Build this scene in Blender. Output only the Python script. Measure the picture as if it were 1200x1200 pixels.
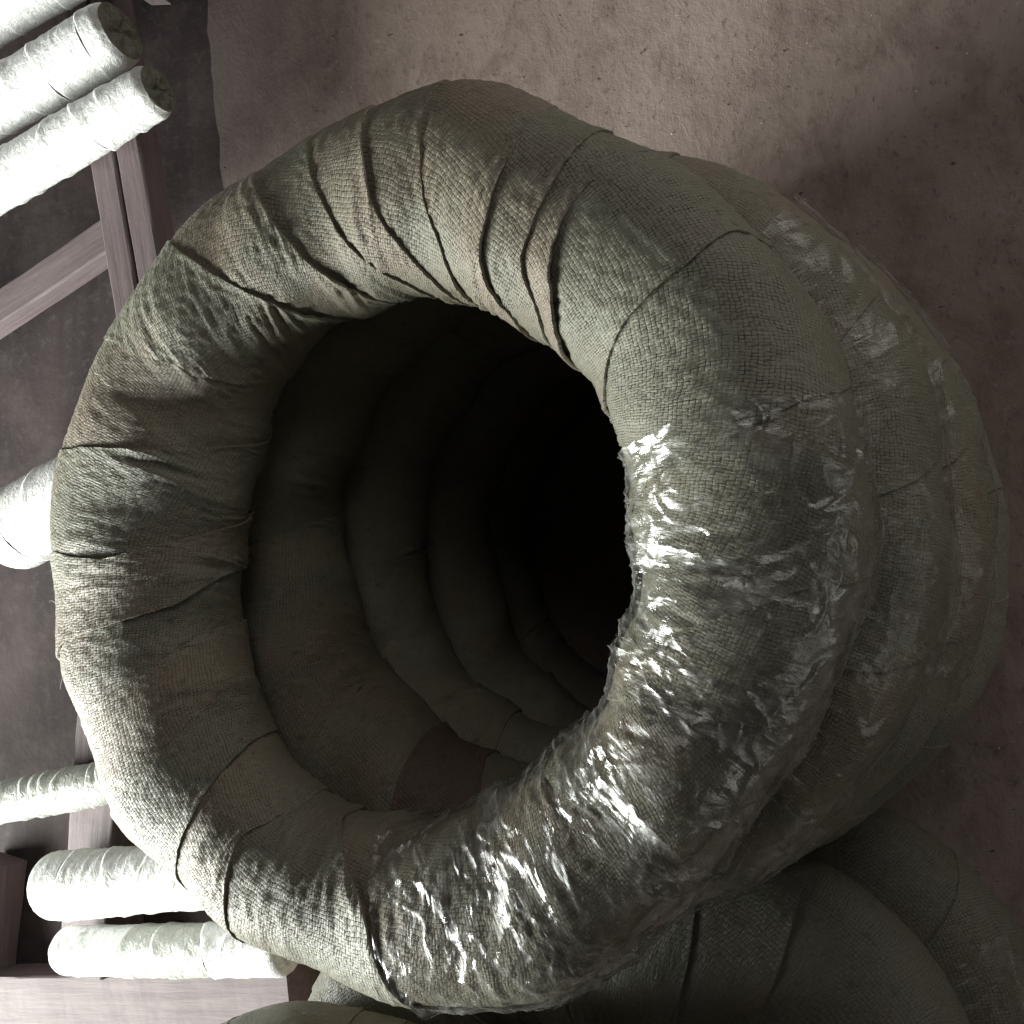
import bpy, math, random
import numpy as np
from mathutils import Matrix, Vector

for o in list(bpy.data.objects):
    bpy.data.objects.remove(o)
scene = bpy.context.scene
col = scene.collection
R = math.radians

# ------------------------------------------------------------------ camera
cam = bpy.data.cameras.new('camera')
cam.sensor_width = 36.0
cam.lens = 36.0 * 1287.0 / 1200.0
cam.clip_start = 0.02
cam.clip_end = 60.0
cam_o = bpy.data.objects.new('camera', cam)
col.objects.link(cam_o)
cam_o.matrix_world = (Matrix.Translation((0.5055, -0.0439, 1.5411))
                      @ Matrix.Rotation(0.43, 4, 'Y') @ Matrix.Rotation(0.0698, 4, 'X'))
scene.camera = cam_o

# ------------------------------------------------------------------ world, lamps, exposure
world = bpy.data.worlds.new('World')
scene.world = world
world.use_nodes = True
world.node_tree.nodes['Background'].inputs[0].default_value = (1.0, 0.93, 0.88, 1)
world.node_tree.nodes['Background'].inputs[1].default_value = 0.006


def area(name, loc, target, sx, sy, power, colour):
    l = bpy.data.lights.new(name, 'AREA')
    l.shape = 'RECTANGLE'
    l.size, l.size_y, l.energy, l.color = sx, sy, power, colour
    o = bpy.data.objects.new(name, l)
    col.objects.link(o)
    o.location = loc
    o.rotation_euler = (Vector(target) - Vector(loc)).to_track_quat('-Z', 'Y').to_euler()
    return o


# daylight through the open doorway at the far side of the shed, then three added unseen fill lamps: overhead, side and rear
area('doorway_daylight', (-2.8, -1.8, 1.15), (0.0, 0.0, 0.6), 2.1, 1.4, 405.0, (0.97, 1.0, 0.95))
area('roof_skylight', (0.9, 2.0, 3.4), (0.1, 0.3, 0.0), 1.6, 1.6, 10.0, (1.0, 0.93, 0.88))
area('side_window_light', (2.0, 3.0, 1.3), (0.2, 0.1, 0.5), 2.6, 1.3, 20.0, (1.0, 0.95, 0.89))
area('rear_window_light', (3.2, -0.9, 1.15), (0.2, -0.1, 0.5), 2.4, 1.2, 6.5, (1.0, 0.97, 0.90))


scene.render.engine = 'CYCLES'
scene.view_settings.view_transform = 'Standard'
scene.view_settings.look = 'None'
scene.view_settings.gamma = 1.0
scene.view_settings.exposure = 0.0
scene.view_settings.use_curve_mapping = False
scene.cycles.max_bounces = 10
scene.cycles.transparent_max_bounces = 16
scene.cycles.caustics_reflective = False
scene.cycles.caustics_refractive = False


# ------------------------------------------------------------------ node helper
class NT:
    def __init__(self, name):
        self.m = bpy.data.materials.new(name)
        self.m.use_nodes = True
        self.t = self.m.node_tree
        self.n = self.t.nodes
        self.b = self.n['Principled BSDF']
        self.out = self.n['Material Output']

    def put(self, sock, v):
        if isinstance(v, bpy.types.NodeSocket):
            self.t.links.new(v, sock)
        elif v is not None:
            sock.default_value = v

    def new(self, typ, **kw):
        nd = self.n.new(typ)
        for k, v in kw.items():
            setattr(nd, k, v)
        return nd

    def math(self, op, a, b=None, c=None, clamp=False):
        nd = self.new('ShaderNodeMath', operation=op, use_clamp=clamp)
        self.put(nd.inputs[0], a)
        self.put(nd.inputs[1], b)
        self.put(nd.inputs[2], c)
        return nd.outputs[0]

    def noise(self, vec, scale, detail=3, rough=0.55, dist=0.0, col_=False, dims='3D'):
        nd = self.new('ShaderNodeTexNoise', noise_dimensions=dims)
        self.put(nd.inputs['Vector'], vec)
        nd.inputs['Scale'].default_value = scale
        nd.inputs['Detail'].default_value = detail
        nd.inputs['Roughness'].default_value = rough
        nd.inputs['Distortion'].default_value = dist
        return nd.outputs['Color' if col_ else 'Fac']

    def ramp(self, fac, lo, hi, a=0.0, b=1.0, smooth=True):
        nd = self.new('ShaderNodeMapRange', interpolation_type='SMOOTHSTEP' if smooth else 'LINEAR')
        self.put(nd.inputs[0], fac)
        for i, v in enumerate((lo, hi, a, b)):
            self.put(nd.inputs[i + 1], v)
        return nd.outputs[0]

    def mix(self, fac, a, b, blend='MIX'):
        nd = self.new('ShaderNodeMix', data_type='RGBA', blend_type=blend)
        self.put(nd.inputs[0], fac)
        self.put(nd.inputs[6], a)
        self.put(nd.inputs[7], b)
        return nd.outputs[2]

    def mapping(self, vec, scale=(1, 1, 1), rot=(0, 0, 0)):
        nd = self.new('ShaderNodeMapping')
        self.put(nd.inputs['Vector'], vec)
        nd.inputs['Scale'].default_value = scale
        nd.inputs['Rotation'].default_value = rot
        return nd.outputs[0]

    def bump(self, h, dist, strength=1.0, normal=None):
        nd = self.new('ShaderNodeBump')
        nd.inputs['Strength'].default_value = strength
        nd.inputs['Distance'].default_value = dist
        self.put(nd.inputs['Height'], h)
        self.put(nd.inputs['Normal'], normal)
        return nd.outputs[0]

    def coord(self, which):
        return self.new('ShaderNodeTexCoord').outputs[which]


def woven(name, green, brown, cell=0.0026, brown_bias=0.5, speck=1.0, rough=0.41, spec=0.5, relief=0.00075):
    """Woven polypropylene tape sacking: flat yarns crossing over and under."""
    t = NT(name)
    uv = t.coord('UV')
    # wobble so that yarns are not ruled with a straightedge
    wob = t.noise(uv, 38, 2, 0.5, col_=True)
    wv = t.new('ShaderNodeVectorMath', operation='MULTIPLY_ADD')
    t.put(wv.inputs[0], wob)
    wv.inputs[1].default_value = (0.009, 0.009, 0)
    t.put(wv.inputs[2], uv)
    sc = t.new('ShaderNodeVectorMath', operation='SCALE')
    t.put(sc.inputs[0], wv.outputs[0])
    sc.inputs['Scale'].default_value = 1.0 / cell
    sep = t.new('ShaderNodeSeparateXYZ')
    t.put(sep.inputs[0], sc.outputs[0])
    x, y = sep.outputs[0], t.math('MULTIPLY', sep.outputs[1], 0.72)

    def prof(c):
        f = t.math('FRACT', c)
        f = t.math('ABSOLUTE', t.math('MULTIPLY_ADD', f, 2.0, -1.0))
        return t.math('SUBTRACT', 1.0, t.math('POWER', f, 4.0))

    px, py = prof(x), prof(y)
    fx, fy = t.math('FLOOR', x), t.math('FLOOR', y)
    par = t.math('MODULO', t.math('ABSOLUTE', t.math('ADD', fx, fy)), 2.0)
    par = t.ramp(par, 0.4, 0.6)
    over = t.math('MULTIPLY_ADD', par, 0.25, 0.70)
    under = t.math('MULTIPLY_ADD', par, -0.30, 1.0)
    h = t.math('MAXIMUM', t.math('MULTIPLY', px, over), t.math('MULTIPLY', py, under))
    cellv = t.new('ShaderNodeCombineXYZ')
    t.put(cellv.inputs[0], fx)
    t.put(cellv.inputs[1], fy)
    wn = t.new('ShaderNodeTexWhiteNoise', noise_dimensions='2D')
    t.put(wn.inputs['Vector'], cellv.outputs[0])
    rnd = wn.outputs['Value']
    # patches where the weave has pulled open
    openp = t.ramp(t.noise(uv, 16, 3), 0.40, 0.66)
    gap = t.math('SUBTRACT', 1.0, t.math('MINIMUM', px, py))
    gap = t.ramp(gap, 0.30, 0.85)
    hole = t.math('MULTIPLY', gap, t.ramp(rnd, 0.50, 0.66))
    hole = t.math('MULTIPLY', hole, t.math('MULTIPLY_ADD', openp, 0.55, 0.45))
    fib = t.noise(t.mapping(uv, (260, 1500, 1)), 1, 3, 0.7)
    fib2 = t.noise(t.mapping(uv, (900, 90, 1)), 1, 3, 0.65)
    oi = t.new('ShaderNodeObjectInfo').outputs['Random']
    bn = t.noise(uv, 7, 4, 0.6)
    bn = t.math('ADD', bn, t.math('MULTIPLY_ADD', oi, 0.14, -0.07))
    c = t.mix(t.ramp(bn, brown_bias - 0.1, brown_bias + 0.14), green + (1,), brown + (1,))
    val = t.math('MULTIPLY_ADD', rnd, 0.26, 0.86)
    val = t.math('MULTIPLY', val, t.math('MULTIPLY_ADD', fib2, 0.6, 0.70))
    val = t.math('MULTIPLY', val, t.math('MULTIPLY_ADD', oi, 0.12, 0.93))
    dirt = t.ramp(t.noise(uv, 55, 5, 0.7), 0.56, 0.72, 1.0, 0.62)
    val = t.math('MULTIPLY', val, dirt)
    vc = t.new('ShaderNodeCombineColor')
    for i in range(3):
        t.put(vc.inputs[i], val)
    c = t.mix(1.0, c, vc.outputs[0], 'MULTIPLY')
    c = t.mix(t.math('MULTIPLY', hole, 0.8 * speck), c, (0.02, 0.019, 0.015, 1))
    t.put(t.b.inputs['Base Color'], c)
    rr = t.math('MULTIPLY_ADD', rnd, 0.16, rough)
    rr = t.math('ADD', rr, t.math('MULTIPLY', hole, 0.3))
    t.put(t.b.inputs['Roughness'], rr)
    t.b.inputs['Specular IOR Level'].default_value = spec
    hh = t.math('MULTIPLY_ADD', rnd, 0.34, h)
    hh = t.math('MULTIPLY_ADD', fib, 0.35, hh)
    hh = t.math('SUBTRACT', hh, t.math('MULTIPLY', hole, 0.8))
    n1 = t.bump(hh, relief, 1.0)
    wr = t.noise(t.mapping(uv, (190, 38, 1)), 1, 5, 0.68, 0.9)
    n2 = t.bump(wr, 0.0026, 0.6, n1)
    t.put(t.b.inputs['Normal'], n2)
    return t.m


def film_mat(name, base=0.15):
    """Clear stretch film: see-through, with mirror-like creases."""
    t = NT(name)
    uv = t.coord('UV')
    w = t.noise(t.mapping(uv, (170, 42, 1), (0, 0, 0.2)), 1, 4, 0.62, 1.0)
    v = t.new('ShaderNodeTexVoronoi', feature='DISTANCE_TO_EDGE')
    t.put(v.inputs['Vector'], t.mapping(uv, (92, 26, 1), (0, 0, 0.3)))
    v.inputs['Scale'].default_value = 1.0
    hgt = t.math('MULTIPLY_ADD', w, 0.8, t.math('MINIMUM', v.outputs['Distance'], 0.16))
    nrm = t.bump(hgt, 0.0042, 0.36)
    gl = t.new('ShaderNodeBsdfGlossy')
    t.put(gl.inputs['Roughness'], t.ramp(t.noise(uv, 60, 3), 0.35, 0.65, 0.13, 0.40))
    t.put(gl.inputs['Normal'], nrm)
    df = t.new('ShaderNodeBsdfDiffuse')
    df.inputs['Color'].default_value = (0.7, 0.7, 0.66, 1)
    t.put(df.inputs['Normal'], nrm)
    m1 = t.new('ShaderNodeMixShader')
    cloud = t.ramp(t.noise(uv, 34, 4, 0.6), 0.36, 0.72, 0.10, 0.45)
    t.put(m1.inputs[0], cloud)
    t.put(m1.inputs[1], gl.outputs[0])
    t.put(m1.inputs[2], df.outputs[0])
    tr = t.new('ShaderNodeBsdfTransparent')
    tr.inputs['Color'].default_value = (0.95, 0.95, 0.93, 1)
    lw = t.new('ShaderNodeLayerWeight')
    lw.inputs['Blend'].default_value = 0.5
    # Schlick-like: the same from both sides of the thin sheet
    fb = t.ramp(t.noise(uv, 19, 4, 0.6), 0.32, 0.68, base * 0.6, base * 1.8)
    fac = t.math('MULTIPLY_ADD', t.math('POWER', lw.outputs['Facing'], 5.0), 0.6, fb, clamp=True)
    m2 = t.new('ShaderNodeMixShader')
    t.put(m2.inputs[0], fac)
    t.put(m2.inputs[1], tr.outputs[0])
    t.put(m2.inputs[2], m1.outputs[0])
    t.put(t.out.inputs['Surface'], m2.outputs[0])
    return t.m


def silver_mat(name, tint=(0.86, 0.87, 0.85)):
    """Pale film-covered sacking of the straight bundles, scuffed and crinkled."""
    t = NT(name)
    uv = t.coord('UV')
    n = t.noise(t.mapping(uv, (85, 60, 1)), 1, 5, 0.72, 0.8)
    blot = t.ramp(t.noise(uv, 30, 5, 0.75), 0.56, 0.68)
    c = t.mix(t.math('MULTIPLY', blot, 0.55), tint + (1,), (0.22, 0.23, 0.20, 1))
    t.put(t.b.inputs['Base Color'], c)
    t.b.inputs['Roughness'].default_value = 0.34
    t.b.inputs['Specular IOR Level'].default_value = 0.6
    t.put(t.b.inputs['Normal'], t.bump(n, 0.006, 0.9))
    return t.m


def timber_mat(name, c0, c1):
    t = NT(name)
    g = t.coord('Object')
    n = t.noise(t.mapping(g, (6, 90, 90)), 1, 5, 0.65, 0.4)
    s = t.noise(g, 14, 5, 0.65)
    c = t.mix(t.ramp(n, 0.3, 0.72), c0 + (1,), c1 + (1,))
    c = t.mix(t.ramp(s, 0.54, 0.75, 0, 0.65), c, (0.10, 0.08, 0.08, 1))
    t.put(t.b.inputs['Base Color'], c)
    t.b.inputs['Roughness'].default_value = 0.7
    t.put(t.b.inputs['Normal'], t.bump(t.math('ADD', n, s), 0.002, 0.6))
    return t.m


def floor_mat():
    t = NT('worn_concrete')
    g = t.coord('Object')
    big = t.noise(g, 1.6, 5, 0.6, 0.3)
    mid = t.noise(t.mapping(g, (1.5, 1, 1)), 8, 7, 0.68, 0.35)
    fine = t.noise(t.mapping(g, (1.7, 1, 1)), 48, 5, 0.72)
    grit = t.noise(g, 320, 3, 0.7)
    c = t.mix(t.ramp(big, 0.32, 0.70), (0.255, 0.194, 0.168, 1), (0.365, 0.292, 0.258, 1))
    c = t.mix(t.ramp(mid, 0.44, 0.68, 0, 0.62), c, (0.165, 0.118, 0.100, 1))
    c = t.mix(t.ramp(fine, 0.54, 0.70, 0, 0.70), c, (0.125, 0.095, 0.085, 1))
    c = t.mix(t.ramp(t.noise(g, 23, 5, 0.7), 0.60, 0.76, 0, 0.5), c, (0.40, 0.36, 0.34, 1))
    # painted shade: the concrete darkens towards the dark sheet
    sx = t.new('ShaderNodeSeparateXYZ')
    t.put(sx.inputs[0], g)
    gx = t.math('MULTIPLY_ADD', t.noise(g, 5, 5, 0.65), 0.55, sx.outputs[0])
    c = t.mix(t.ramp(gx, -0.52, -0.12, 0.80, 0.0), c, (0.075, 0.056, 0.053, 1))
    # pits and dark specks, and pale chips
    sp = t.ramp(t.noise(t.mapping(g, (1, 1.6, 1)), 46, 2, 0.5), 0.70, 0.77, 0, 0.75)
    c = t.mix(sp, c, (0.05, 0.036, 0.033, 1))
    chip = t.ramp(t.noise(g, 120, 1, 0.4), 0.80, 0.84, 0, 0.8)
    c = t.mix(chip, c, (0.5, 0.46, 0.43, 1))
    t.put(t.b.inputs['Base Color'], c)
    t.put(t.b.inputs['Roughness'], t.ramp(mid, 0.3, 0.7, 0.62, 0.86))
    h = t.math('MULTIPLY_ADD', fine, 0.6, t.math('MULTIPLY', mid, 1.6))
    h = t.math('MULTIPLY_ADD', grit, 0.25, h)
    h = t.math('SUBTRACT', h, t.math('MULTIPLY', sp, 0.4))
    t.put(t.b.inputs['Normal'], t.bump(h, 0.0035, 0.55))
    return t.m


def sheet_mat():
    t = NT('grimy_dark_sheet')  # dark colours stand in for the shade on the far floor
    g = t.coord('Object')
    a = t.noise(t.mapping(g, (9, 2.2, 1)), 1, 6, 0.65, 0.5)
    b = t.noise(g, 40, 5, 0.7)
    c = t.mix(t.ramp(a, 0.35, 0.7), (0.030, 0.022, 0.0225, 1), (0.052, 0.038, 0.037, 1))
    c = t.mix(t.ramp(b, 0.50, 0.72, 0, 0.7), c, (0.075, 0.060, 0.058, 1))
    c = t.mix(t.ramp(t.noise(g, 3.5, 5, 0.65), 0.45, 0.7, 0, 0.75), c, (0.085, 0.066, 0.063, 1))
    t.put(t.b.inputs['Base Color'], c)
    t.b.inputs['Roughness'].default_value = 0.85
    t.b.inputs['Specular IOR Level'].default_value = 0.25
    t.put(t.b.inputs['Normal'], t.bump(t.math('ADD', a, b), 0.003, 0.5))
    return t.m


GREEN, BROWN = (0.282, 0.277, 0.214), (0.306, 0.260, 0.200)
M = dict(
    woven=woven('woven_sacking', GREEN, BROWN),
    woven_plain=woven('tight_woven_sacking', (0.270, 0.267, 0.207), (0.282, 0.252, 0.196), brown_bias=0.62, speck=1.3),
    woven_low=woven('dusty_woven_sacking', (0.165, 0.163, 0.125), (0.175, 0.15, 0.115), speck=0.8),  # dusty tone darkened further to hold the low pile's shade
    red=woven('reddish_brown_sacking', (0.215, 0.155, 0.125), (0.22, 0.155, 0.12)),
    cap=woven('folded_sacking', (0.20, 0.20, 0.155), (0.17, 0.155, 0.12), cell=0.006),
    film=film_mat('clear_stretch_film'),
    film_dull=film_mat('dusty_stretch_film', base=0.05),
    silver=silver_mat('pale_film_wrap'),
    silver_grey=silver_mat('grey_film_wrap', (0.50, 0.52, 0.47)),
    timber=timber_mat('mauve_timber', (0.115, 0.087, 0.090), (0.175, 0.135, 0.138)),
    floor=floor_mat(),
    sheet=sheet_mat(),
    fibre=None,
)
tf = NT('pale_fibre')
tf.b.inputs['Base Color'].default_value = (0.42, 0.40, 0.32, 1)
tf.b.inputs['Roughness'].default_value = 0.5
M['fibre'] = tf.m

# ------------------------------------------------------------------ numpy noise
rng = np.random.default_rng(7)
_perm = rng.permutation(256)
_perm = np.concatenate([_perm, _perm])
_ang = rng.random(256) * 2 * np.pi


def perlin(x, y):
    xi, yi = np.floor(x).astype(int), np.floor(y).astype(int)
    xf, yf = x - xi, y - yi
    xi &= 255
    yi &= 255

    def g(i, j, a, b):
        h = _ang[_perm[_perm[(xi + i) & 255] + ((yi + j) & 255)]]
        return np.cos(h) * a + np.sin(h) * b
    u = xf * xf * xf * (xf * (xf * 6 - 15) + 10)
    v = yf * yf * yf * (yf * (yf * 6 - 15) + 10)
    a = g(0, 0, xf, yf) * (1 - u) + g(1, 0, xf - 1, yf) * u
    b = g(0, 1, xf, yf - 1) * (1 - u) + g(1, 1, xf - 1, yf - 1) * u
    return (a * (1 - v) + b * v) * 1.5


def sm(x, a, b):
    t = np.clip((x - a) / (b - a), 0, 1)
    return t * t * (3 - 2 * t)


# ------------------------------------------------------------------ mesh helpers
def grid_mesh(name, P, UV, mat, closed_j=False):
    """P: (ni, nj, 3) grid of points, UV: (ni, nj, 2)."""
    ni, nj = P.shape[:2]
    me = bpy.data.meshes.new(name)
    idx = np.arange(ni * nj).reshape(ni, nj)
    a, b, c, d = idx[:-1, :-1], idx[1:, :-1], idx[1:, 1:], idx[:-1, 1:]
    f = np.stack([a, b, c, d], -1).reshape(-1, 4)
    me.vertices.add(ni * nj)
    me.vertices.foreach_set('co', P.reshape(-1).astype(np.float32))
    me.loops.add(f.size)
    me.loops.foreach_set('vertex_index', f.reshape(-1).astype(np.int32))
    me.polygons.add(len(f))
    me.polygons.foreach_set('loop_start', np.arange(0, f.size, 4, dtype=np.int32))
    me.polygons.foreach_set('use_smooth', np.ones(len(f), dtype=bool))
    uvl = me.uv_layers.new(name='UVMap')
    uvl.data.foreach_set('uv', UV.reshape(-1, 2)[f.reshape(-1)].reshape(-1).astype(np.float32))
    me.update(calc_edges=True)
    me.validate()
    me.materials.append(mat)
    return me


def link(name, me, parent=None):
    o = bpy.data.objects.new(name, me)
    col.objects.link(o)
    if parent is not None:
        o.parent = parent
    return o


def tag(o, label, cat, group=None):
    o['label'], o['category'] = label, cat
    if group:
        o['group'] = group
    return o


def knots(k, u):
    """periodic cubic through evenly spaced knots, u in radians"""
    k = np.asarray(k, float)
    n = len(k)
    x = (u % (2 * np.pi)) / (2 * np.pi) * n
    i = np.floor(x).astype(int)
    t = x - i
    a, b, c, d = k[(i - 1) % n], k[i % n], k[(i + 1) % n], k[(i + 2) % n]
    return b + .5 * t * (c - a + t * (2 * a - 5 * b + 4 * c - d + t * (3 * (b - c) + d - a)))


# ------------------------------------------------------------------ floor
def make_floor():
    n = 90
    xs = np.linspace(-6, 6, n)
    X, Y = np.meshgrid(xs, xs, indexing='ij')
    Z = 0.0012 * (perlin(X * 3, Y * 3) - 1)
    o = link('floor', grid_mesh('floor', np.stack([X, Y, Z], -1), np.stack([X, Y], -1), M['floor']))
    o['kind'] = 'structure'
    o['label'] = 'worn brown concrete floor with dark stains and pits'


make_floor()


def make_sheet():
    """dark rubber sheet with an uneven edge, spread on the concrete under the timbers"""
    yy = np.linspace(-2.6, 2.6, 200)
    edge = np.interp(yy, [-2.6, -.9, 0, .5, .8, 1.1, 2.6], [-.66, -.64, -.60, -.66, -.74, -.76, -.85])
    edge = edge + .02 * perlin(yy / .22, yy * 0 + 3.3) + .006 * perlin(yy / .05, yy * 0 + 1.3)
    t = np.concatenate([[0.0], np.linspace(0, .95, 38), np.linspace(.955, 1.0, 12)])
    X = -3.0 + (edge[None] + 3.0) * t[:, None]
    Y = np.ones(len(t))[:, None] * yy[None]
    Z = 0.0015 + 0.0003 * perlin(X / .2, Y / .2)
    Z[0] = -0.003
    Z = Z - 0.0062 * sm(t, 0.955, 1.0)[:, None]    # edge sinks below the floor so the painted shade ends softly
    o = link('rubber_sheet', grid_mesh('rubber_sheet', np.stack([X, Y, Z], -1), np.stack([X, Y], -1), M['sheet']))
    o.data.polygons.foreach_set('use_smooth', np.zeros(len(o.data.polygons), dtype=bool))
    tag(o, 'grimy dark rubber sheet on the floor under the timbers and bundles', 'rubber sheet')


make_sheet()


# ------------------------------------------------------------------ wrapped coil
class Coil:
    def __init__(self, label, loc, ro, ri, half, seed, tilt=(0, 0, 0), lump=0.0025, group=None):
        self.ro, self.ri, self.half = ro, ri, half
        r = random.Random(seed)
        self.r = r
        self.seed = seed
        self.lump = [(r.randint(3, 17), r.randint(-2, 2), r.random() * 6.28, lump * r.uniform(.3, 1)) for _ in range(9)]
        self.o = bpy.data.objects.new('wire_coil', None)
        self.o.empty_display_size = 0.05
        col.objects.link(self.o)
        self.o.location = loc
        self.o.rotation_euler = tilt
        tag(self.o, label, 'wire coil', group)

    def frame(self, u, v):
        o, i = knots(self.ro, u), knots(self.ri, u)
        Rc, a = (o + i) / 2, (o - i) / 2
        b = self.half
        c, s = np.cos(v), np.sin(v)
        # slightly squared tube section, resting flat on the coil below
        e = 0.92
        cc, ss = np.sign(c) * np.abs(c) ** e, np.sign(s) * np.abs(s) ** e
        rad, z = Rc + a * cc, b * ss
        P = np.stack([rad * np.cos(u), rad * np.sin(u), z], -1)
        nr, nz = c / a, s / b
        L = np.sqrt(nr * nr + nz * nz)
        nr, nz = nr / L, nz / L
        N = np.stack([nr * np.cos(u), nr * np.sin(u), nz], -1)
        return P, N

    def lumps(self, u, v):
        d = np.zeros_like(u)
        for k, m, ph, a in self.lump:
            d += a * np.sin(k * u + m * v + ph)
        return d

    def strip(self, lo, hi, lo_top, hi_top, res, mat, k, lift=0.0009, fades=(False, False), name='wrap_strip'):
        """cloth between two seam curves (functions v->u); *_top: this strip's edge lies on top there"""
        r = self.r
        nv = int(0.53 / res)
        v = np.linspace(R(-92), R(268), nv)
        ul, uh = lo(v), hi(v)
        ov = 0.014 / 0.31
        if not lo_top:
            ul = ul - ov
        if not hi_top:
            uh = uh + ov
        width = float(np.max(uh - ul)) * 0.33
        ns = max(8, int(width / res))
        s = np.linspace(0, 1, ns)
        # finer sampling towards the edges
        s = 0.5 - 0.5 * np.cos(np.pi * s) * (0.35 + 0.65 * 1) if ns > 20 else s
        S = s[:, None] * np.ones(nv)
        Uu = ul[None] + (uh - ul)[None] * S
        V = np.ones(ns)[:, None] * v[None]
        x, y = Uu * 0.31, V * 0.08
        sd = k * 13.7 + self.seed * 5.1
        # height above the coil
        dl = (Uu - ul[None]) * 0.31
        dh = (uh[None] - Uu) * 0.31
        h = np.zeros_like(Uu)
        curl = 1 + 0.9 * perlin(y / 0.03 + sd, y * 0 + sd)
        part = 0.62 + 0.38 * sm(V, R(35), R(110))
        late = 0.12 + 0.88 * sm(V, R(78), R(112))
        for d, top, fade in ((dl, lo_top, fades[0]), (dh, hi_top, fades[1])):
            q = late if fade else part
            if top:
                h += q * lift * np.exp(-(d / 0.022) ** 2) * curl + q * 0.0006 * np.exp(-(d / 0.005) ** 2)
            else:
                h -= q * 0.0016 * (1 - sm(d, 0.010, 0.030))
        # gathers and tension wrinkles running round the tube
        inner = 0.40 + 0.85 * np.exp(-((V - R(165)) / R(62)) ** 2)
        sk = r.uniform(-.5, .5)
        wx = x + sk * y + 0.006 * perlin(x / .05 + sd, y / .05)
        mask = sm(perlin(x / .055 + sd * 1.3, y / .09 + 3.1), -0.25, 0.55)
        w1 = 1 - np.abs(perlin(wx / .016 + sd, y / .11 + sd)) * 2.2
        w2 = 1 - np.abs(perlin(wx / .0075 - sd, y / .05 + 2 * sd)) * 2.2
        w3 = perlin((x - .2 * y) / .03 + 7 + self.seed, (y + .2 * x) / .05)
        h += inner * mask * (0.0024 * w1 + 0.0010 * w2) + 0.0014 * w3 * inner
        h += 0.0008 * perlin(x / .006 + sd, y / .008)
        h += self.lumps(Uu, V)
        P, N = self.frame(Uu, V)
        P = P + N * h[..., None]
        if lo_top:
            e = P[:1] - N[:1] * (0.0008 + 0.0028 * (late if fades[0] else part)[:1, :, None])
            P = np.concatenate([e, P]); x = np.concatenate([x[:1] - .002, x]); y = np.concatenate([y[:1], y])
        if hi_top:
            e = P[-1:] - N[-1:] * (0.0008 + 0.0028 * (late if fades[1] else part)[-1:, :, None])
            P = np.concatenate([P, e]); x = np.concatenate([x, x[-1:] + .002]); y = np.concatenate([y, y[-1:]])
        an = r.uniform(-.2, .2) + 0.22
        ca, sa = math.cos(an), math.sin(an)
        UV = np.stack([ca * x - sa * y + r.random() * 3, sa * x + ca * y + r.random() * 3], -1)
        return link(name, grid_mesh(name, P, UV, mat), self.o)

    def film(self, u0, u1, v0, v1, res, mat, k, off=0.0036, amp=0.0036, skew=0.0, name='plastic_film'):
        nv = int(R(v1 - v0) * 0.085 / res)
        nu = max(6, int(R(u1 - u0) * 0.31 / res))
        U, V = np.meshgrid(np.linspace(R(u0), R(u1), nu), np.linspace(R(v0), R(v1), nv), indexing='ij')
        sd = 31.3 + k * 9.7 + self.seed
        edge = 0.02 * perlin(V * 1.3 + sd, V * 0 + sd * 2) + 0.006 * perlin(V * 9 + sd, V * 0 + sd)
        U = U + skew * (V - R(90)) + edge
        x, y = U * 0.31, V * 0.085
        wx = x + 0.010 * perlin(x / .035 + sd, y / .035) + 0.25 * y
        wy = y + 0.010 * perlin(x / .04 - sd, y / .04 + 9)
        mask = sm(perlin(x / .05 + sd, y / .05 + 1), -0.45, 0.5)
        a1 = np.abs(perlin(wx / .024 + sd, wy / .055))
        a2 = np.abs(perlin((wx + .5 * wy) / .011 + sd, wy / .026 + sd))
        a3 = np.abs(perlin(wx / .005 - sd, wy / .016 + sd))
        cr = np.exp(-(perlin(wx / .045 + 2 * sd, wy / .06) / .045) ** 2) + .7 * np.exp(-(perlin((wx - .6 * wy) / .024 - sd, wy / .05 + 4) / .07) ** 2)
        h = off + amp * mask * (1.0 * (1 - 2 * a1) + 0.25 * (1 - 2 * a2)) + 0.0002 * (1 - 2 * a3) + 0.0019 * cr
        du = np.minimum(U - U[:1], U[-1:] - U) * 0.31
        h = h + 0.0022 * np.exp(-(du / 0.004) ** 2)
        h = np.maximum(h, 0.0030) + self.lumps(U, V)
        P, N = self.frame(U, V)
        P = P + N * h[..., None]
        return link(name, grid_mesh(name, P, np.stack([x, y], -1), mat), self.o)

    def flap(self, u0, u1, v, length, mat, seed):
        """loose end of film standing away from the wrap"""
        U, T = np.meshgrid(np.linspace(R(u0), R(u1), 26), np.linspace(0, 1, 18), indexing='ij')
        V = R(v) + 0.25 * T + 0.10 * perlin(U * 14 + seed, T * 2.0)
        P, N = self.frame(U, V)
        q = (U - U[:1]) / R(u1 - u0)
        P = P + N * (0.004 + T * length * (0.35 + 0.65 * q) + 0.004 * T * perlin(U * 20, T * 3 + seed))[..., None]
        UV = np.stack([U * .31, T * length], -1)
        link('film_flap', grid_mesh('film_flap', P, UV, mat), self.o)

    def thread(self, u, v, length, seed):
        r = random.Random(seed)
        P, N = self.frame(np.array([R(u)]), np.array([R(v)]))
        p, n = Vector(P[0]), Vector(N[0])
        p = p + n * 0.001
        d = (n + Vector((r.uniform(-1, 1), r.uniform(-1, 1), r.uniform(-1, 1)))).normalized()
        pts = [p]
        for i in range(9):
            d = (d + Vector((r.uniform(-1, 1), r.uniform(-1, 1), r.uniform(-1, .6))) * 0.5).normalized()
            pts.append(pts[-1] + d * length / 9)
        w = 0.00035
        A = np.array([[q + Vector((math.cos(a) * w, math.sin(a) * w, math.sin(a + 1) * w)) for a in (0, 2.09, 4.19, 6.28)] for q in pts])
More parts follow.
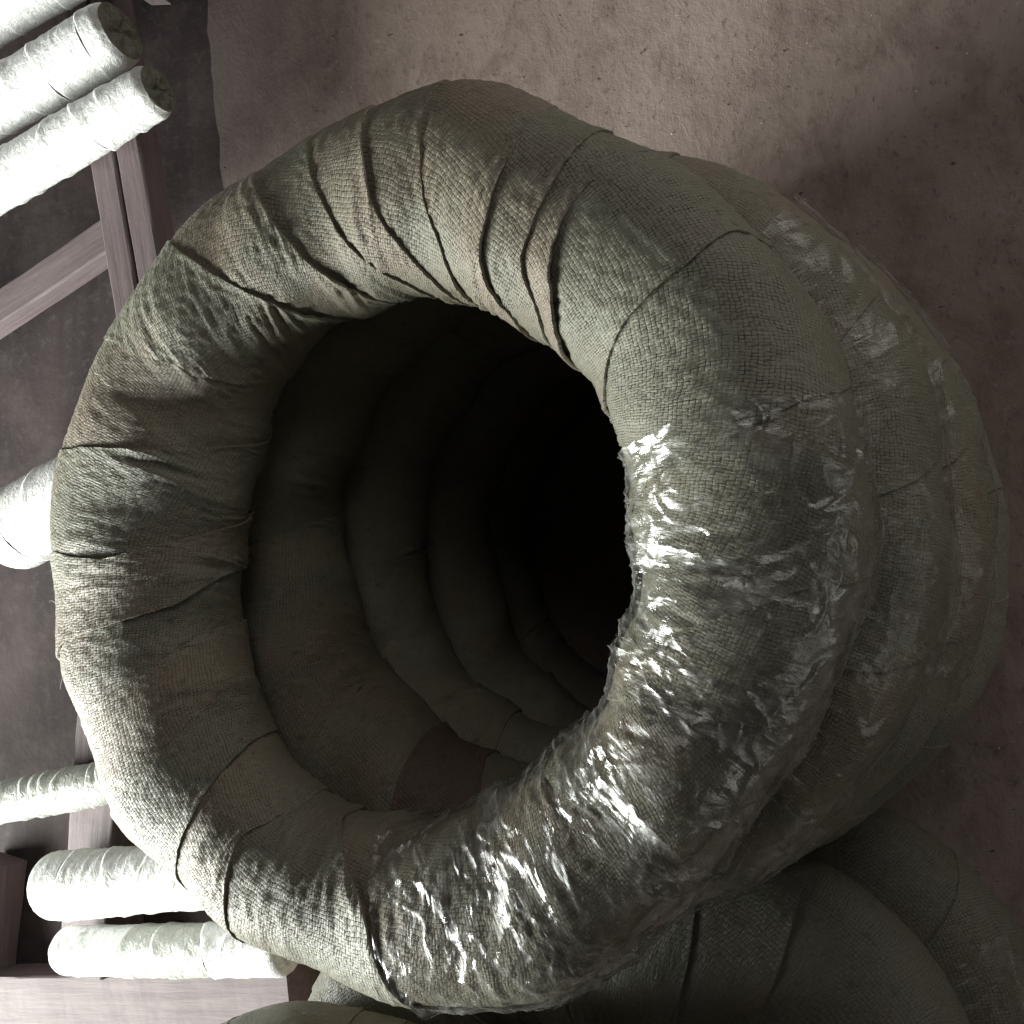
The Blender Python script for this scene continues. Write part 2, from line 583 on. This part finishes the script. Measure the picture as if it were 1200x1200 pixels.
        link('loose_thread', grid_mesh('loose_thread', A, np.zeros(A.shape[:2] + (2,)), M['fibre']), self.o)


def seam_curve(pts, seed, ragged=0.0022):
    """pts: (u deg, v deg) samples; constant lean beyond the ends"""
    p = sorted((R(v), R(u)) for u, v in pts)
    vs, us = np.array([a for a, _ in p]), np.array([b for _, b in p])

    def f(v):
        u = np.interp(v, vs, us)
        # soften the corners of the polyline
        for dv in (-.12, .12):
            u = u + np.interp(v + dv, vs, us)
        u = u / 3
        u = u - 0.06 * np.maximum(0, v - vs[-1]) - 0.05 * np.minimum(0, v - vs[0])
        return u + ragged * perlin(v * 9 + seed * 3.3, v * 0 + seed) + 0.004 * perlin(v * 2.3 + seed, v * 0 + 5.5)
    return f


def wrap(coil, seams, res, mats, lifts=None, fade=()):
    """seams: list of (curve, high_side_on_top), ordered by growing u; wraps once round"""
    n = len(seams)
    for i in range(n):
        lo, top_lo = seams[i]
        hi, top_hi = seams[(i + 1) % n]
        hi2 = hi if i < n - 1 else (lambda v, hi=hi: hi(v) + 2 * math.pi)
        mat = mats(i)
        coil.strip(lo, hi2, top_lo, not top_hi, res, mat, i, lift=(lifts or {}).get(i, 0.0009), fades=(i in fade, (i + 1) % n in fade))


def random_seams(n, seed, lean=14, start=0):
    r = random.Random(seed)
    out = []
    for i in range(n):
        c = start + 360.0 * i / n + r.uniform(-.25, .25) * 360 / n
        l = lean + r.uniform(-5, 5)
        pts = [(c + l * (90 - v) / 180 + r.uniform(-1.2, 1.2), v) for v in (0, 45, 90, 135, 180)]
        out.append((seam_curve(pts, seed * 10 + i), r.random() < .7))
    return out


# ---- the topmost coil of the near stack, seam by seam
RO = [0.4077, 0.4113, 0.3998, 0.4015, 0.4119, 0.3961, 0.3972, 0.3957, 0.4058, 0.4043, 0.3978, 0.4059, 0.3976, 0.3972, 0.4009, 0.4011, 0.3831, 0.3861]
RI = [0.224, 0.2249, 0.2245, 0.2245, 0.2231, 0.2256, 0.2239, 0.2129, 0.1986, 0.1971, 0.213, 0.2281, 0.2425, 0.2537, 0.2481, 0.2388, 0.2404, 0.2326]
top = Coil('large olive sacking-wrapped coil topping the stack, near side under clear film',
           (0, 0, 0.675), RO, RI, 0.075, 3, lump=0.0020)
TOP_SEAMS = [
    ([(-5, -4), (-6, 24), (-7, 56), (-10.5, 80), (-15, 104), (-22, 136)], True),
    ([(14.5, 24), (14.5, 44), (12.5, 76), (11, 100), (9, 128), (3, 170)], True),
    ([(33.5, 10), (36, 24), (36, 40), (35, 68), (34.5, 100), (32.5, 132), (26, 165)], True),
    ([(52, 20), (53, 60), (53.5, 88), (51.5, 112), (46, 132), (41.5, 160)], True),
    ([(58.5, 12), (58, 44), (57.5, 80), (57, 104), (56, 124), (49.5, 144), (46, 170)], True),
    ([(66, 30), (65, 92), (64.5, 112), (63, 136), (57, 160)], True),
    ([(81, 32), (81.5, 48), (80.5, 76), (79, 96), (77.5, 112), (75, 124), (70, 170)], True),
    ([(91.5, 40), (91, 64), (89, 92), (87.5, 112), (82.5, 136), (76.5, 172)], True),
    ([(102, 32), (101, 56), (100, 84), (97.5, 108), (96, 120), (91, 144), (85, 172)], True),
    ([(111.5, 44), (110.5, 72), (108, 100), (105, 128), (101, 148), (96.5, 172)], True),
    ([(128.5, 48), (125, 88), (120, 120), (115.5, 144), (110, 180)], True),
    ([(146, 60), (145.5, 76), (143, 100), (140, 124), (138.5, 148), (134, 184)], False),
    ([(164, 72), (159, 124), (150.5, 184)], True),
    ([(181, 60), (183.5, 100), (180, 136), (175, 176), (170.5, 205)], True),
    ([(195.5, 64), (196, 100), (195, 144), (188, 180)], False),
    ([(207, 64), (208, 108), (205.5, 136), (203, 160), (200, 205)], True),
    ([(222, 50), (223, 100), (221, 140), (217, 180)], True),
    ([(236, 50), (235, 100), (233, 140), (230, 180)], False),
    ([(248, 40), (247, 68), (245, 96), (244.5, 116), (247.5, 136), (249, 170)], False),
    ([(275, 40), (274, 64), (273, 84), (270.5, 108), (265.5, 132), (258.5, 168)], False),
    ([(297, 20), (296, 90), (292, 150)], True),
    ([(316, 20), (315, 90), (309, 150)], True),
    ([(338, 20), (336, 56), (335, 90), (328, 150)], True),
]
ss = [(seam_curve(p, i + 1), f) for i, (p, f) in enumerate(TOP_SEAMS)]
ss = ss[:1] + ss[1:]
# the first curve starts just below u = 0
LIFT = {3: .0034, 5: .0026, 11: .0024, 13: .0026, 18: .0036, 19: .0036, 2: .0016, 4: .0016}
wrap(top, ss, 0.0024, lambda i: M['woven_plain'] if i in (1, 2) else M['woven'], LIFT, fade=(3, 5))
for k, (a, b, v0, v1, sk) in enumerate([
        (-86, -58, -70, 235, -.04), (-66, -40, -70, 235, .03), (-46, -20, -60, 235, -.05),
        (-26, -4, -40, 232, .04), (-8, 15.5, -20, 226, .02)]):
    top.film(a, b, v0, v1, 0.0021, M['film'], k, off=0.0042 + 0.0006 * (k % 2), skew=sk)
for k, (u, v) in enumerate([(186, 70), (190, 60), (158, 66), (152, 80), (200, 62), (205, 75), (214, 70), (178, 58), (240, 80)]):
    top.thread(u, v, 0.022 + 0.006 * (k % 3), k)


def simple_coil(label, x, y, z, ro, ri, seed, nseam=17, mats=None, res=0.0042, half=0.078, tilt=(0, 0, 0), films=(), start=0, squeeze=None):
    r = random.Random(seed)
    if not isinstance(ro, (list, tuple)):
        ro = [ro + r.uniform(-.006, .006) for _ in range(18)]
    if not isinstance(ri, (list, tuple)):
        ri = [ri + r.uniform(-.008, .008) for _ in range(18)]
    c = Coil(label, (x, y, z), ro, ri, half, seed, tilt=tilt, lump=0.0015)
    sl = random_seams(nseam, seed, start=start)
    if squeeze is not None:
        g = sl[squeeze][0]
        sl[squeeze] = ((lambda v: g(v) - R(8)), False)
    wrap(c, sl, res, mats or (lambda i: M['woven']))
    for k, (a, b, v0, v1, m) in enumerate(films):
        c.film(a, b, v0, v1, 0.003, m, k, off=0.0055, skew=.05 * (-1) ** k)
    return c


a18 = np.arange(18) * 20.0


def bulge(base, lobes):
    k = np.full(18, base)
    for c, w, h in lobes:
        d = (a18 - c + 180) % 360 - 180
        k = k + h * np.exp(-(d / w) ** 2)
    return k.tolist()


second = simple_coil('wrapped coil directly under the topmost coil, film glinting on its outer side',
                     0.060, 0.026, 0.525, bulge(.395, [(80, 28, -.018)]), 0.240, 11, half=0.082, squeeze=13, mats=lambda i: M['red'] if i == 12 else M['woven'], res=0.0034,
                     films=[(-75, -40, -60, 120, M['film']), (-45, -10, -60, 120, M['film_dull']),
                            (-14, 22, -60, 120, M['film_dull']), (18, 42, -60, 100, M['film_dull'])])
third = simple_coil('wrapped coil third from the top of the stack, bulging out on the near side',
                    0.075, 0.02, 0.375, 0.402, 0.234, 23, res=0.0038,
                    films=[(-20, 18, -60, 90, M['film_dull']), (12, 40, -60, 90, M['film_dull'])])
fourth = simple_coil('wrapped coil fourth from the top of the stack, standing out furthest to the near side',
                     0.097, 0.02, 0.225, 0.402, 0.235, 37)
fourth.flap(2, 17, 22, 0.045, M['film_dull'], 3)
third.flap(24, 33, 35, 0.030, M['film_dull'], 8)
fifth = simple_coil('wrapped coil at the foot of the stack, resting on the concrete',
                    0.085, 0.03, 0.075, 0.400, 0.232, 41)

# ---- the neighbouring lower stack
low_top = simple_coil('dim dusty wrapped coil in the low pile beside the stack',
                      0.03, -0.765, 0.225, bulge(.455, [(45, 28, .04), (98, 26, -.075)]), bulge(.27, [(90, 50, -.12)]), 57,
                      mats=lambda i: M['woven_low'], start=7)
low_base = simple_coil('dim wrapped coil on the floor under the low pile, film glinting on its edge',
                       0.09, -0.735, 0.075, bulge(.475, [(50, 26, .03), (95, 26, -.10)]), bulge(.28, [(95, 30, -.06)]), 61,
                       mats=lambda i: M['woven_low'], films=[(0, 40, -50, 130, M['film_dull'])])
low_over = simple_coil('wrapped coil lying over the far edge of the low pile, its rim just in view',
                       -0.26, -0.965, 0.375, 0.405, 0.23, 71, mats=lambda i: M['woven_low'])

for k, (x, y, z) in enumerate([(-.28, -.955, .525), (-.28, -.935, .675)]):  # unseen coils added to keep the low door light off the pile
    simple_coil(['wrapped coil fourth up in the low pile, just below the picture',
                 'wrapped coil topping the pile, just below the picture'][k],
                x, y, z, 0.40, 0.23, 83 + k, res=0.006)



# ------------------------------------------------------------------ straight wrapped bundles
def bundle(label, p0, p1, r0, seed, mats, capmats, step=0.07, res=0.004, round_ends=(1, 1)):
    """p0 -> p1 axis; a lumpy roll of straight wires wound with overlapping wraps, ends closed by folded caps"""
    p0, p1 = Vector(p0), Vector(p1)
    ax = p1 - p0
    L = ax.length
    rr = random.Random(seed)
    o = bpy.data.objects.new('wire_bundle', None)
    o.empty_display_size = 0.05
    col.objects.link(o)
    o.location = p0
    o.rotation_mode = 'QUATERNION'
    o.rotation_quaternion = ax.to_track_quat('X', 'Z')
    tag(o, label, 'wire bundle', 'straight wrapped bundles beyond the stack')
    nph = 72
    ph = np.linspace(0, 2 * np.pi, nph)
    lum = [(rr.uniform(4, 22), rr.randint(-2, 2), rr.random() * 6, r0 * rr.uniform(.008, .028)) for _ in range(6)]

    def rad(t, f):
        d = np.zeros_like(t)
        for k, m, q, a in lum:
            d += a * np.sin(k * t + m * f + q)
        e = np.minimum(t, L - t)
        edge = r0 * 0.55
        rnd0 = np.sqrt(np.clip(1 - (1 - np.clip(e / edge, 0, 1)) ** 2, 0, 1))
        soft = np.where(t < L / 2, round_ends[0], round_ends[1])
        mul = 1 - soft * 0.45 * (1 - rnd0) - (1 - soft) * 0.10 * (1 - sm(e, 0, .012))
        return (r0 + d) * mul

    n = max(3, int(L / step))
    cuts = [L * i / n + (rr.uniform(-.25, .25) * step if 0 < i < n else 0) for i in range(n + 1)]
    for i in range(n):
        a = cuts[i]
        b = cuts[i + 1] + (0.012 if i < n - 1 else 0)
        ns = max(6, int((b - a) / res))
        ncol = 4 if i < n - 1 else 0
        S = np.linspace(0, 1, ns)[:, None] * np.ones(nph)
        lean = 0.018 * np.sin(ph + rr.random() * 6)
        T = a + (b - a) * S
        if 0 < i:
            T = T + (1 - S) * lean
        T = np.clip(T, 0, L)
        F = np.ones(ns)[:, None] * ph[None]
        h = rad(T, F)
        if i > 0:
            h = h + 0.0022 * np.exp(-((T - T[:1]) / .015) ** 2) - 0.0015 * sm(T, b - .02, b)
        x, y = T, F * r0
        per = np.sin(F) * r0, np.cos(F) * r0
        h = h + 0.0007 * (1 - 2.2 * np.abs(perlin(T / .014 + seed + i, per[0] / .05 + per[1] / .06)))
        h = h + 0.0009 * perlin(T / .008 + seed, per[0] / .012 + 2 * per[1] / .016)
        P = np.stack([T, h * np.cos(F), h * np.sin(F)], -1)
        if i > 0:
            e = P[:1].copy()
            e[..., 1:] *= 1 - 0.005 / r0
            P = np.concatenate([e, P])
            x = np.concatenate([x[:1], x]); y = np.concatenate([y[:1], y])
        link('wrap_strip', grid_mesh('wrap_strip', P, np.stack([x + seed, y], -1), mats(i)), o)
    for side in (0, 1):
        t0 = 0.0 if side == 0 else L
        s = np.linspace(1.0, 0.02, 16)[:, None] * np.ones(nph)
        F = np.ones(16)[:, None] * ph[None]
        base = rad(np.full_like(F, t0), F)
        out = 0.30 * r0 * round_ends[side] * np.sqrt(np.clip(1 - s ** 2, 0, 1)) + 0.004 * (1 - s)
        out = out + 0.0045 * np.sin(F * 5 + seed + 2 * s) * s * (1 - s) * 4 + 0.003 * perlin(s * 4 + seed, np.cos(F) * 3 + 7)
        out = out - (1 - round_ends[side]) * 0.008 * np.exp(-(s / .3) ** 2)
        X = t0 + (out if side else -out)
        rad_ = base * (s + 0.02)
        P = np.stack([X, rad_ * np.cos(F), rad_ * np.sin(F)], -1)
        UV = np.stack([rad_ * np.cos(F) + seed, rad_ * np.sin(F)], -1)
        link('end_cap', grid_mesh('end_cap', P, UV, capmats[side]), o)
    return o


SV, SG, CP = M['silver'], M['silver_grey'], M['cap']
ZT = 0.10


def fi(*ids):
    return lambda i: SG if i in ids else SV


RK = 0.20
bundle('pale bundle at the upper left corner, outermost of the three lying together', (-1.55, .86, RK + .057), (-.80, 1.00, RK + .057), .055, 5, fi(2), (SV, CP), round_ends=(1, 0))
bundle('thicker pale bundle with a dark flat end, middle of the three lying together', (-1.55, .655, RK + .054), (-.775, .848, RK + .054), .051, 6, fi(), (SV, CP), round_ends=(1, 0.1))
bundle('thinner pale bundle with a dark flat end, nearest to the big coil of the three', (-1.55, .50, RK + .047), (-.70, .742, RK + .047), .043, 7, fi(), (SV, CP), round_ends=(1, 0.1))
bundle('stubby glaring white bundle poking out behind the rim of the big coil', (-1.206, .055, .082), (-.63, .262, .082), .077, 8, fi(), (SV, CP), round_ends=(1, 0))
bundle('thin grey bundle with visible winding lines, leaving the picture on the far side', (-1.6, -.52, ZT + .037), (-.60, -.305, ZT + .037), .036, 9, lambda i: SG, (SV, CP), step=.035)
bundle('thick white bundle with a rounded end, upper of the pair by the big coil', (-.99, -.54, ZT + .056), (-.45, -.455, ZT + .056), .054, 10, fi(), (SV, CP))
bundle('thinner white bundle with a grey banded middle, lower of the pair by the big coil', (-.965, -.648, ZT + .042), (-.50, -.585, ZT + .042), .040, 12, fi(2, 3), (SV, SV))


# ------------------------------------------------------------------ timbers
def board(name, label, x0, y0, x1, y1, z0, z1, width, seed, parent=None):
    """a sawn timber lying from one point to another, with worn edges and slight warp"""
    d = Vector((x1 - x0, y1 - y0, 0))
    L = d.length
    w, h = width, z1 - z0
    bev = 0.004
    sec = []
    for cx, cy, a0 in ((w / 2, h / 2, 0), (-w / 2, h / 2, 90), (-w / 2, -h / 2, 180), (w / 2, -h / 2, 270)):
        for a in (0, 45, 90):
            sec.append((cx - math.copysign(bev, cx) + bev * math.cos(R(a0 + a)), cy - math.copysign(bev, cy) + bev * math.sin(R(a0 + a))))
    sec.append(sec[0])
    sec = np.array(sec)
    n = max(8, int(L / .02))
    t = np.linspace(0, L, n)
    T = t[:, None] * np.ones(len(sec))
    nz = perlin(T / .06 + seed, np.ones(n)[:, None] * np.arange(len(sec))[None] * .7)
    nz[:, -1] = nz[:, 0]
    Y = sec[None, :, 0] * (1 + .02 * nz) + .003 * np.sin(T * 3 + seed)
    Z = sec[None, :, 1] * (1 + .02 * nz)
    P = np.stack([T, Y, Z], -1)
    me = grid_mesh(name, P, np.stack([T, Y], -1), M['timber'])
    import bmesh
    bm = bmesh.new()
    bm.from_mesh(me)
    bmesh.ops.remove_doubles(bm, verts=bm.verts, dist=1e-5)
    bmesh.ops.holes_fill(bm, edges=[e for e in bm.edges if e.is_boundary], sides=0)
    bmesh.ops.recalc_face_normals(bm, faces=bm.faces)
    for f in bm.faces:
        f.smooth = False
    bm.to_mesh(me)
    bm.free()
    o = link(name, me, parent)
    o.location = (x0, y0, (z0 + z1) / 2)
    o.rotation_euler = (0, 0, math.atan2(d.y, d.x))
    if parent is None:
        tag(o, label, 'timber')
    return o


board('timber_board', 'mauve timber under the pale bundles, left one of the side-by-side pair', -1.01, 1.25, -.772, .30, 0.145, .20, .052, 1)
board('timber_board', 'mauve timber under the pale bundles, right one of the side-by-side pair', -.957, 1.27, -.715, .31, 0.145, .198, .050, 2)
board('timber_board', 'flat mauve timber running out from beneath the paired timbers', -1.75, .245, -.83, .60, 0.100, .143, .062, 3)
board('timber_block', 'timber block under the near end of the paired timbers', -.80, .335, -.69, .345, 0.0045, .143, .05, 14)
board('timber_block', 'timber block under the far end of the paired timbers, outside the picture', -1.05, 1.24, -.90, 1.245, 0.0045, .143, .05, 15)
board('timber_block', 'timber block under the flat timber, outside the picture', -1.60, .26, -1.57, .36, 0.0045, .098, .06, 16)
board('timber_board', 'mauve timber beam lying along the lower left corner below the bundles', -1.75, -.865, -.545, -.687, 0.0045, .085, .085, 4)
board('timber_board', 'mauve timber at the left edge crossing towards the corner beam', -1.235, -.55, -1.265, -.80, 0.0045, .075, .075, 5)
board('timber_board', 'short grey timber block under the thin banded bundle', -.97, -.70, -.935, -.20, 0.0045, .098, .10, 6)
board('timber_board', 'timber end showing at the top edge beyond the dark bundle ends', -.92, 1.05, -.87, 1.30, 0.0045, .045, .05, 8)


# ------------------------------------------------------------------ grit on the concrete
def make_grit():
    r = random.Random(4)
    base = np.array([(1, 0, 0), (-1, 0, 0), (0, 1, 0), (0, -1, 0), (0, 0, 1), (0, 0, -1)], float)
    tri = [(0, 2, 4), (2, 1, 4), (1, 3, 4), (3, 0, 4), (2, 0, 5), (1, 2, 5), (3, 1, 5), (0, 3, 5)]
    vs, fs = [], []
    for _ in range(420):
        x, y = r.uniform(-.6, .75), r.uniform(.35, 1.15)
        if r.random() < .3:
            x, y = r.uniform(.45, .75), r.uniform(-.5, .7)
        if math.hypot(x - .09, y - .02) < .43:
            continue
        sz = r.uniform(.0006, .0016) if r.random() < .93 else r.uniform(.002, .0032)
        q = base * np.array([sz * r.uniform(.7, 1.4), sz * r.uniform(.7, 1.4), sz * .7])
        a = r.random() * 6.28
        c_, s_ = math.cos(a), math.sin(a)
        q = q @ np.array([[c_, s_, 0], [-s_, c_, 0], [0, 0, 1]]) + np.array([x, y, sz * .4])
        n = len(vs)
        vs += q.tolist()
        fs += [tuple(n + i for i in t) for t in tri]
    me = bpy.data.meshes.new('grit')
    me.from_pydata(vs, [], fs)
    t = NT('pale_grit')
    rn = t.noise(t.coord('Object'), 90, 1)
    t.put(t.b.inputs['Base Color'], t.mix(t.ramp(rn, .4, .6), (.12, .09, .08, 1), (.5, .45, .41, 1)))
    t.b.inputs['Roughness'].default_value = .8
    me.materials.append(t.m)
    o = link('grit', me)
    o['kind'] = 'stuff'
    o['label'] = 'fine loose grit scattered on the concrete floor'
    o['category'] = 'grit'


make_grit()
